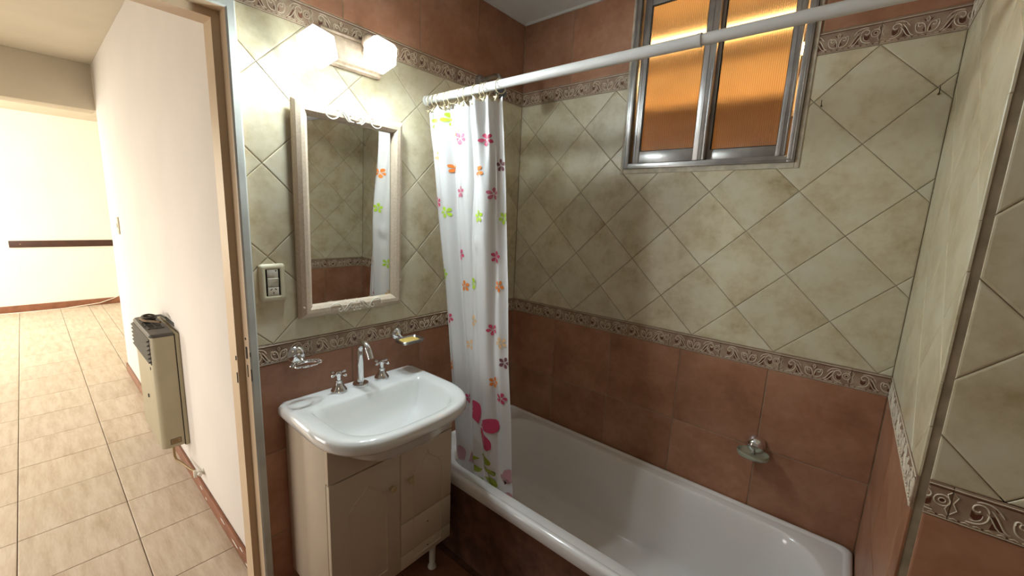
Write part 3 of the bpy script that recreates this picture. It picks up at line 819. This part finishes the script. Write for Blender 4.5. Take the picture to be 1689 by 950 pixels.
# ------------------------------------------------------------------ lamp above the mirror
lp = empty('wall_lamp', (0, -.925, 1.955)); tag(lp, 'two-bulb wall lamp with faceted glass shades and a whitewashed base above the mirror', 'lamp')
bp_ = MB()
pf = [(-.052,.001),(-.052,.010),(-.046,.016),(-.040,.014),(-.034,.020),(-.026,.022),(.026,.022),(.034,.020),(.040,.014),(.046,.016),(.052,.010),(.052,.001)]
bp_.rings([[(x,-.105,z) for z,x in pf],[(x,-.100,z*1.06) for z,x in pf],[(x,.100,z*1.06) for z,x in pf],[(x,.105,z) for z,x in pf]],M_LAMPW,smooth=False)
bp_.build('backplate', lp)
def shade(c, ax, base):
    ax = Vector(ax).normalized(); u = ax.orthogonal().normalized(); v = ax.cross(u); F_ = frame(c, u, v, ax)
    MB().tube([base, (Vector(base)*.4+Vector(c)*.6)+Vector((.006,0,.004)), Vector(c)-ax*.02], .008, M_LAMPW, 10).build('arm', lp)
    MB().lathe([(.001,-.034),(.020,-.032),(.027,-.020),(.029,-.004),(.026,.004),(.001,.004)],M_LAMPW,F_,20).build('socket_cup', lp)
    n = 6; prf = [(.024,.000),(.036,.010),(.052,.034),(.058,.056),(.056,.074),(.048,.082)]
    def hexring(r, z, tw=0):
        pts = []
        for k in range(n):
            a0 = 2*PI*k/n; a1 = 2*PI*(k+1)/n
            for t in range(3):
                f = t/3; pts.append(F_ @ Vector((r*(math.cos(a0)*(1-f)+math.cos(a1)*f), r*(math.sin(a0)*(1-f)+math.sin(a1)*f), z)))
        return pts
    s = MB(); s.rings([hexring(r,z) for r,z in prf]+[hexring(r-.004,z-.002) for r,z in prf[::-1]], M_SHADE, False, False, smooth=True)
    s.build('glass_shade', lp, 20)
    b3 = MB(); b3.lathe([(.001,.006),(.012,.008),(.013,.022),(.026,.044),(.034,.066),(.032,.084),(.020,.097),(.001,.101)],M_BULB,F_,18); b3.build('bulb', lp)
shade((.062,-.132,-.018),(.72,-.46,-.54),(.018,-.07,-.004))
shade((.074,.038,.026),(.66,.06,-.62),(.018,.035,.010))

# ------------------------------------------------------------------ switch plate
sw = empty('switch_plate', (0, -1.208, 1.2025)); tag(sw, 'cream light switch and socket plate on the wall beside the door frame', 'switch')
q = MB(); hy, hz = .0372, .0590
o_ = lambda i, x: [(x,p[0],p[1]) for p in rrect(-hy+i,-hz+i,hy-i,hz-i,.008-min(i,.004),0,4,3)]
inn = lambda i, x: [(x,p[0],p[1]) for p in rrect(-.0215-i,-.043-i,.0215+i,.043+i,.002,0,4,3)]
q.rings([o_(0,.001),o_(0,.006),o_(.003,.010),o_(.008,.0125),inn(.003,.0125),inn(0,.0115),inn(0,.006)],M_CREAMP,False,False)
q.build('cover', sw)
MB().box((.001,-.0215,-.043),(.006,.0215,.043),M_DARK).build('back_box', sw)
for nm, z0, z1 in (('blank_module',.0155,.0425),('switch_module',-.0135,.0145),('socket_module',-.0425,-.0145)):
    o = MB().box((.006,-.0155,z0),(.0115,.0155,z1),M_SWHITE,.0008).build(nm, sw)
    if nm == 'socket_module':
        hb = MB()
        for y, z, a in ((-.0065,-.0215,.6),(.0065,-.0215,-.6),(0,-.033,PI/2)):
            ca, sa = math.cos(a), math.sin(a); l, t = .0035, .0012
            pts = [(y+ca*l*i-sa*t*j, z+sa*l*i+ca*t*j) for i,j in ((-1,-1),(1,-1),(1,1),(-1,1))]
            hb.add([(.0117,a_,b_) for a_,b_ in pts],[(0,1,2,3)],M_DARK)
        hb.build('socket_hole', o)
    if nm == 'blank_module': MB().lathe([(.0001,0),(.0022,0),(.0001,.0006)],M_DARK,frame((.0115,.009,.037),(0,1,0),(0,0,1),(1,0,0)),10).build('screw', o)
    if nm == 'switch_module':
        MB().add([(.0115,-.015,-.013),(.0115,.015,-.013),(.0155,.015,.013),(.0120,-.015,.013),(.0115,-.015,.014),(.0115,.015,.014)],[(0,1,2,3),(3,2,5,4)],M_SWHITE).build('rocker', o)

# ------------------------------------------------------------------ soap dishes
def flange(F_, r, parent, d=.018):
    MB().lathe([(.001,.001),(r,.001),(r*1.02,.004),(r*.9,d*.55),(r*.6,d*.9),(r*.3,d),(.001,d)],M_CHROME,F_,28).build('wall_rose', parent)
s1 = empty('soap_dish', (0,-1.146,.947)); tag(s1, 'openwork chrome oval soap dish holder on the left wall, nearest the door', 'soap dish')
flange(frame((0,0,0),(0,1,0),(0,0,1),(1,0,0)), .031, s1)
MB().tube([(.016,0,0),(.035,.0,-.004),(.046,.002,-.012)],[.007,.006,.005],M_CHROME,10).build('stem', s1)
el = lambda a,b2,cx,cy,z,n=32,w_=0,k_=0: [(cx+(a+w_*math.cos(k_*t*2*PI/n))*math.cos(t*2*PI/n), cy+(b2+w_*math.cos(k_*t*2*PI/n))*math.sin(t*2*PI/n), z) for t in range(n)]
r_ = MB(); r_.tube(el(.030,.047,.076,.0,-.010,48,.0025,14),.0028,M_CHROME,8,closed=True).tube(el(.022,.034,.076,.0,-.014,32),.0022,M_CHROME,8,closed=True)
for t in range(14):
    a = 2*PI*t/14; r_.sphere((.076+.027*math.cos(a), .042*math.sin(a), -.011), .0034, M_CHROME, 8)
r_.build('openwork_ring', s1)
s2 = empty('soap_dish', (0,-.750,.944)); tag(s2, 'chrome soap dish with a rectangular glass tray on the left wall, near the curtain', 'soap dish')
flange(frame((0,0,0),(0,1,0),(0,0,1),(1,0,0)), .027, s2)
MB().tube([(.014,0,-.004),(.026,.004,-.012),(.040,.01,-.017)],[.009,.008,.006],M_CHROME,12).build('stem', s2)
tr_ = MB(); R2 = lambda i,z: [(p[0],p[1],z) for p in rrect(.040+i,-.042+i,.112-i,.062-i,.014,0,5,3)]
tr_.rings([R2(.008,-.022),R2(.002,-.018),R2(0,-.008),R2(.002,-.006),R2(.004,-.009),R2(.010,-.017),R2(.03,-.0175)],M_CHROMEB,True,True); tr_.build('tray', s2)
sb = MB(); R3 = lambda i,z: [(p[0],p[1],z) for p in rrect(.052+i,-.030+i,.100-i,.044-i,.010,0,5,3)]
sb.rings([R3(.004,0),R3(0,.003),R3(0,.007),R3(.004,.010),R3(.012,.0108)],M_SOAP)
so = sb.build('soap_bar'); so.location = (0,-.750,.944-.0172); tag(so, 'flat yellow soap bar lying in the glass-tray dish near the curtain', 'soap')
s3 = empty('soap_dish', (1.218,0,.632)); tag(s3, 'chrome soap dish with cloudy oval glass tray on the window wall above the bathtub', 'soap dish')
flange(frame((0,0,.005),(1,0,0),(0,0,1),(0,-1,0)), .034, s3, .040)
g3 = MB(); E3 = lambda a,b2,z: [(a*math.cos(t*2*PI/32), -.052+b2*math.sin(t*2*PI/32), z) for t in range(32)]
g3.rings([E3(.038,.024,-.030),E3(.050,.036,-.024),E3(.053,.039,-.012),E3(.051,.037,-.007),E3(.047,.033,-.010),E3(.042,.028,-.018),E3(.02,.012,-.020)],M_GLASS); g3.build('glass_tray', s3)
MB().tube([(0,-.03,-.012),(0,-.052,-.018)],.006,M_CHROMEB,8).build('stem', s3)

# wire hooks
for i, (x, z, lb) in enumerate(((1.247,1.833,'tiny bent wire hook on the window wall, close to the window corner'),(1.512,1.831,'tiny bent wire hook on the window wall, close to the alcove corner'))):
    h = MB().tube([(0,-.0005,0),(0,-.008,-.001),(0,-.013,.004),(0,-.014,.016)],.0011,M_DARK,6).sphere((0,-.001,0),.0032,M_RUST,8).build('wire_hook')
    h.location = (x,0,z); tag(h, lb, 'hook', 'wire hooks in the tiles')

# ------------------------------------------------------------------ shower
sh_ = empty('wall_shower', (0,-.312,2.033)); tag(sh_, 'grey metal shower arm and round dark-faced shower head in the corner behind the curtain rod', 'shower')
FS = frame((0,0,0),(0,1,0),(0,0,1),(1,0,0))
MB().lathe([(.001,.001),(.022,.001),(.024,.004),(.022,.014),(.013,.018),(.001,.018)],M_CHROMEB,FS,20).build('wall_rose', sh_)
MB().tube([(.015,0,0),(.05,0,.004),(.095,.002,.005),(.112,.004,.000),(.122,.004,-.012),(.130,.004,-.035),(.136,.0,-.055)],[.010,.010,.0105,.0125,.012,.009,.009],M_CHROMEB,14).build('arm', sh_)
ax = Vector((.45,-.55,-.45)).normalized(); u = ax.orthogonal().normalized(); v = ax.cross(u)
hd = MB().lathe([(.001,-.012),(.013,-.010),(.018,.000),(.021,.016),(.0245,.034),(.025,.044),(.022,.046)],M_CHROMEB,frame((.138,0,-.058),u,v,ax),22,cap=False)
hd.build('head', sh_)
MB().lathe([(.001,.045),(.0215,.045),(.001,.046)],M_HEATD,frame((.138,0,-.058),u,v,ax),22).build('spray_face', sh_)

# ------------------------------------------------------------------ curtain rod, rings, curtain
rd = empty('curtain_rod', (0,-.605,1.878)); tag(rd, 'white shower curtain rod crossing the tub alcove from wall to wall', 'rod')
MB().tube([(.010,0,.004),(1.042,0,-.003)],.0148,M_ROD,20).build('outer_tube', rd)
MB().tube([(1.038,0,-.003),(W-.006,0,-.006)],.0134,M_ROD,20).build('inner_tube', rd)
MB().tube([(1.034,0,-.003),(1.044,0,-.003)],.0155,M_ROD,20).build('collar', rd)
for x in (.0005, W-.0125):
    MB().tube([(x,0,.003),(x+.012,0,.003)],.019,M_ROD,22).build('end_cap', rd)

LT = [(.010,1.878),(.020,1.752),(.033,1.682),(.066,1.419),(.108,1.123),(.137,.809),(.163,.535),(.181,.375),(.19,.30)]
RT_ = [(.435,1.878),(.435,1.832),(.456,1.556),(.474,1.178),(.481,.904),(.500,.667),(.511,.373),(.515,.30)]
def interp(tb_, z):
    if z >= tb_[0][1]: return tb_[0][0]
    for (x0,z0),(x1,z1) in zip(tb_[:-1], tb_[1:]):
        if z >= z1: return x0+(x1-x0)*(z0-z)/(z0-z1)
    return tb_[-1][0]
def ybz(z): return -.628+.050*(1.85-z)/1.5
def sstep(a, b2, x):
    t = max(0, min(1, (x-a)/(b2-a))); return t*t*(3-2*t)
def surf(s, z):
    xl, xr = interp(LT,z), interp(RT_,z)
    h = (1.85-z)/1.5                                  # 0 at the rod, 1 at the tub
    A = .021*(1-.35*h)
    ph = s+.018*math.sin(6*z+3*s)
    y = A*(.62*math.sin(2*PI*(3.6*ph+.10+.25*h))+.26*math.sin(2*PI*(7.3*ph+.35-.3*h))*(1-.9*h)+.22*math.sin(2*PI*(1.5*ph+.6)))
    top = sstep(.30,.0,h)
    y += top*.010*math.sin(2*PI*(10.5*s+.2))
    # the overlapping seam in the middle: cloth right of it lies nearer
    ss = .60-.19*h
    y += .013-.026*sstep(ss-.018, ss+.018, s)*(.25+.75*sstep(.05,.35,h))
    y += .006*math.exp(-((s-ss-.10)/.05)**2-((z-1.33)/.07)**2)*math.sin(60*z)
    x = xl+(xr-xl)*s+.006*math.sin(2*PI*(3.6*ph+.35+.25*h))*math.sin(PI*s)
    x += -.012*math.exp(-((s-ss-.02)/.03)**2)*sstep(.1,.4,h)
    eg = sstep(.80, 1.0, s)
    tgt = -.582-.010*sstep(1.5,1.1,z)
    yy = (ybz(z)+y)*(1-eg)+tgt*eg
    x -= (tgt-ybz(z))*eg*1.0
    if z < .43: yy = max(yy, -.588)
    return Vector((x, yy, z))
def topz(s): return 1.838+.010*math.cos(2*PI*10*s)
cu = empty('shower_curtain', (.25,-.60,1.84)); tag(cu, 'white vinyl shower curtain with printed coloured flowers, bunched at the left of the tub', 'curtain')
off = Vector((-.25,.60,-1.84))
NS, NZ = 240, 130; ZLO = .30
vs = []; fs_ = []
for j in range(NZ+1):
    for i in range(NS+1):
        s = i/NS; zt_ = topz(s); z = zt_+(ZLO-zt_)*j/NZ
        vs.append(surf(s,z)+off)
for j in range(NZ):
    for i in range(NS):
        a = j*(NS+1)+i; fs_.append((a,a+1,a+NS+2,a+NS+1))
mb = MB(); mb.add(vs, fs_, M_CURT, True); mb.build('curtain_cloth', cu, None)
def on_cloth(x, z, side):
    xl, xr = interp(LT,z), interp(RT_,z); s = (x-xl)/(xr-xl)
    s = max(.003, min(.997, s)); p = surf(s,z)
    n = (surf(min(1,s+.004),z)-surf(max(0,s-.004),z)).cross(Vector((0,0,1))).normalized()   # towards -y
    if n.y > 0: n = -n
    return p+n*side*.0016+off
def petal(mb, cx, cz, ang, L, wd, mat, r0=.12, side=(1,-1)):
    """an egg-shaped petal from radius r0*L to L"""
    rows_ = 5 if L < .03 else 14; ca, sa = math.cos(ang), math.sin(ang)
    for sd in side:
        grid = []; nn = 5 if L < .03 else 13
        for i in range(rows_+1):
            t = i/rows_; ww = wd*math.sin(PI*min(1,(.03+.92*t)**1.45))**.8+.0004
            grid.append([on_cloth(cx+ca*L*(r0+(1-r0)*t)-sa*ww*(k/(nn-1)-.5), cz+sa*L*(r0+(1-r0)*t)+ca*ww*(k/(nn-1)-.5), sd) for k in range(nn)])
        V = [p for g_ in grid for p in g_]
        mb.add(V, [(i*nn+k, i*nn+k+1, (i+1)*nn+k+1, (i+1)*nn+k) for i in range(rows_) for k in range(nn-1)], mat, True)
FLW = [('g',.070,1.790),('g',.140,1.797),('b',.194,1.747),('p',.22,1.717),('r',.357,1.701),('b',.087,1.66),('o',.162,1.616),('d',.432,1.616),('o',.335,1.592),('p',.216,1.525),('r',.083,1.483),
 ('g',.138,1.446),('g',.345,1.436),('p',.392,1.516),('g',.450,1.433),('r',.215,1.284),('r',.414,1.294),('g',.123,1.196),('o',.242,1.162),('g',.309,1.181),('o',.434,1.188),('r',.154,1.016),
 ('b',.3,1.033),('r',.404,1.021),('b',.273,.926),('b',.45,.977),('d',.465,.902),('o',.151,.802),('o',.417,.815),('r',.458,.761),('r',.248,.682)]
random.seed(5)
for c, x, z in FLW:
    a0 = random.uniform(0, 2*PI); R_ = .0225 if z < 1.78 else .026
    fm_ = MB()
    for k in range(5): petal(fm_, x, z, a0+2*PI*k/5, R_, R_*.56, FLOWER[c], .14)
    fm_.build('printed_flower', cu, None)
bf = MB(); bx, bz = .336, .600
for ang, L, wd in ((.42,.125,.060),(-.80,.100,.062)):
    if L > .01: petal(bf, bx, bz, ang, L, wd, FLOWER['r'], .08)
petal(bf, bx-.004, bz+.006, 1.80, .100, .056, FLOWER['r'], .06)
bf.build('printed_flower', cu, None)
lf = MB()
for k in range(14):     # stem
    t0, t1 = k/14, (k+1)/14
    q_ = lambda t: (bx+.005+.078*t, bz-.02-.235*t)
    (xa,za),(xb,zb_) = q_(t0), q_(t1)
    for sd in (1,-1): lf.add([on_cloth(xa-.0015,za,sd),on_cloth(xa+.0015,za,sd),on_cloth(xb+.0015,zb_,sd),on_cloth(xb-.0015,zb_,sd)],[(0,1,2,3)],FLOWER['l'])
for x, z in ((.362,.478),(.378,.432),(.392,.388)):
    petal(lf, x-.014, z+.002, -.15, .066, .032, FLOWER['l'], .05)
    petal(lf, x-.022, z-.020, PI+.35, .052, .026, FLOWER['l'], .05)
lf.build('printed_leaves', cu, None)
for ps_ in (((.235,.385,1.9,.075),(.235,.385,2.6,.09),(.245,.385,.75,.085)),((.475,.40,1.2,.09),(.480,.40,1.75,.05),(.47,.36,.4,.045))):
    ff = MB()
    for x, z, a, L in ps_: petal(ff, x, z, a, L, L*.5, FLOWER['f'], .1)
    ff.build('printed_flower', cu, None)

# rings with starfish hooks
def star(mb, F_, R_):
    pts = [Vector((R_*(1 if k % 2 == 0 else .42)*math.cos(PI/2+k*PI/5), R_*(1 if k % 2 == 0 else .42)*math.sin(PI/2+k*PI/5), 0)) for k in range(10)]
    mb.add([F_ @ Vector((0,0,.005)), F_ @ Vector((0,0,-.001))]+[F_ @ p for p in pts], [(0,2+k,2+(k+1) % 10) for k in range(10)]+[(1,2+(k+1) % 10,2+k) for k in range(10)], M_RING, True)
ringme = MB().tube([(0,.0205*math.cos(2*PI*k/22),.0235*math.sin(2*PI*k/22)) for k in range(22)],.0018,M_RING,8,closed=True).mesh('ring')
m2 = MB(); star(m2, frame((0,-.014,-.038),(.75,.66,0),(0,0,1),(.66,-.75,0)), .0145)
m2.tube([(0,-.002,-.0225),(0,-.010,-.030),(0,-.013,-.034)],.0016,M_RING,6)
starme = m2.mesh('starfish')
random.seed(9)
for x in (.034,.060,.088,.122,.155,.205,.228,.284,.317,.335,.400):
    r = empty('curtain_ring', (x,-.606,1.8725), random.uniform(-.35,.35))
    tag(r, 'ivory plastic curtain ring with a small starfish, hung on the white rod', 'curtain ring', 'starfish rings on the curtain rod')
    link('ring', ringme, r); link('starfish', starme, r)

# ------------------------------------------------------------------ hall things
ht = empty('wall_heater', (-1.365, HY, .19)); tag(ht, 'beige gas wall heater with dark grille top on the hall wall', 'heater')
hx = .232; hy_ = .113; hh = .60
def hring(i, z, r=.022): return [(p[0],p[1],z) for p in rrect(-hx+i,-hy_+i,hx-i,-.022,[.002,.002,r,r],0,6,4)]
MB().rings([hring(.012,0),hring(.002,.006),hring(0,.012),hring(0,.52),hring(0,hh-.004)],M_HEAT).build('casing', ht, 30)
MB().box((-hx+.004,-.0215,.0),(hx-.002,-.018,hh-.006),M_DARK).box((-hx,-.018,-.004),(hx-.001,-.002,hh),M_HEAT,.002).build('back_frame', ht)
MB().box((-hx+.01,-.0025,-.002),(hx-.008,-.0004,hh-.02),M_RUST).build('wall_gasket', ht)
tc_ = MB(); tc_.rings([hring(-.001,hh-.006,.024),hring(-.002,hh+.002,.024),hring(.004,hh+.010,.022),hring(.020,hh+.012,.02)],M_HEATD); tc_.build('top_cover', ht, 30)
for k in range(3):
    for j in range(4):
        pass
gm = MB()
for a in range(4): gm.box((-.13+a*.078,-.100,hh+.011),(-.124+a*.078+.002,-.036,hh+.015),M_HEATD)
for a in range(3): gm.box((-.13,-.096+a*.028,hh+.011),(.112,-.092+a*.028,hh+.015),M_HEATD)
gm.box((-.128,-.095,hh+.0122),(.108,-.038,hh+.0126),M_DARK)
gm.build('top_grille', ht)
for k in range(6):
    z = hh-.022-k*.0215
    MB().prism([(-hy_-.012,z),(-hy_+.004,z+.010),(-hy_+.004,z-.004),(-hy_-.011,z-.004)],-hx+.004,hx-.018,0,M_HEATD).build('louver', ht)
MB().box((-hx+.006,-hy_-.0015,hh-.145),(hx-.020,-hy_+.002,hh-.012),M_DARK).build('louver_back', ht)
MB().box((hx-.0005,-.078,.022),(hx+.0008,-.034,.052),M_HEATD).box((hx+.0008,-.075,.025),(hx+.0012,-.037,.049),M_BRASS).build('rating_label', ht)
lnm = MB()
for k in range(4): lnm.box((hx+.0012,-.072,.029+k*.0048),(hx+.0015,-.040-(k % 2)*.008,.0305+k*.0048),M_DARK)
lnm.build('label_print', ht)
MB().lathe([(.0001,0),(.008,0),(.008,.001),(.0001,.001)],M_DARK,frame((.165,-hy_-.0005,hh-.175),(1,0,0),(0,0,1),(0,-1,0)),12).build('indicator_hole', ht)
MB().lathe([(.0001,0),(.011,0),(.010,.003),(.0001,.003)],M_DARK,frame((.02,-hy_-.0005,.235),(1,0,0),(0,0,1),(0,-1,0)),12).build('sight_hole', ht)
# coil of cable lying on top of the heater
cc = MB(); pts = []
for k in range(60):
    a = k*2*PI/20; pts.append((-.0+.035*math.cos(a)+.0006*k, .0+.028*math.sin(a), .006+.0004*k+.004*math.sin(a*1.3)))
pts += [(.07,.02,.035),(.12,.035,.045),(.16,.048,.036)]
cc.tube(pts,.0055,M_HEATD,6); cc.tube([(-.03,.0,.012),(.03,-.035,.02),(.10,-.03,.022),(.19,.02,.024)],.006,M_RUST,6)
co = cc.build('cable_coil'); co.location = (-1.47, HY-.066, .19+hh+.0125); tag(co, 'coil of dark cable lying on top of the beige heater', 'cable')
gp = MB().tube([(-1.17,-1.315,.188),(-1.17,-1.315,.13),(-1.16,-1.312,.112),(-1.12,-1.30,.108),(-.99,-1.285,.120),(-.93,-1.272,.128)],.0055,M_BRASS,8).build('gas_pipe')
tag(gp, 'thin brass gas pipe running from under the heater to the valve', 'pipe')
gv = empty('gas_valve', (-.905,HY,.135)); tag(gv, 'small white painted gas valve on the hall wall above the baseboard', 'valve')
MB().lathe([(.001,.0005),(.015,.0005),(.014,.005),(.008,.006),(.008,.028),(.001,.028)],M_STAIN,frame((0,0,0),(1,0,0),(0,0,1),(0,-1,0)),14).build('body', gv)
MB().tube([(-.030,-.020,-.008),(.030,-.020,.004)],.0085,M_STAIN,10).build('coupling', gv)
MB().box((-.006,-.040,-.018),(.006,-.028,.018),M_STAIN,.002).build('lever', gv)
vent = MB().box((-.155,-.0025,.0),(.02,-.0004,.02),M_HEATD).build('wall_bracket'); vent.location = (-1.25,HY,.805)
tag(vent, 'dark metal bracket on the hall wall just above the heater', 'bracket')
hs = empty('wall_switch', (-2.74,HY,1.250)); tag(hs, 'narrow cream light switch at the far end of the hall wall', 'switch')
MB().box((-.032,-.009,-.062),(.032,-.0004,.062),M_CREAMP,.003).build('cover', hs)
MB().box((-.010,-.013,-.016),(.010,-.009,.016),M_SWHITE,.001).build('rocker', hs)
rl = empty('wall_rail', (-6.45,-1.36,.845)); tag(rl, 'dark brown wooden rail fixed across the far white wall', 'rail')
MB().box((.0005,-.49,-.041),(.022,.62,.041),M_RAIL,.003).build('board', rl)
for y in (-.40,.45): MB().lathe([(.0001,0),(.006,0),(.0001,.002)],M_BRASS,frame((.022,y,0),(0,1,0),(0,0,1),(1,0,0)),10).build('screw', rl)
cbw = MB().tube([(-6.427,-5.0,.006),(-6.425,-2.4,.006),(-6.36,-1.75,.006),(-6.36,-1.5,.007),(-6.40,-1.15,.03),(-6.43,-1.0,.075),(-6.444,-.95,.10)],.005,M_RELW,8).build('cable')
tag(cbw, 'white cable running along the foot of the far wall', 'cable')
cd = MB().box((.0004,-.012,.06),(.018,.012,.34),M_RELW,.002).build('cable_duct'); cd.location = (-6.45,-.93,.02); tag(cd, 'short white cable duct at the corner of the far wall', 'duct')
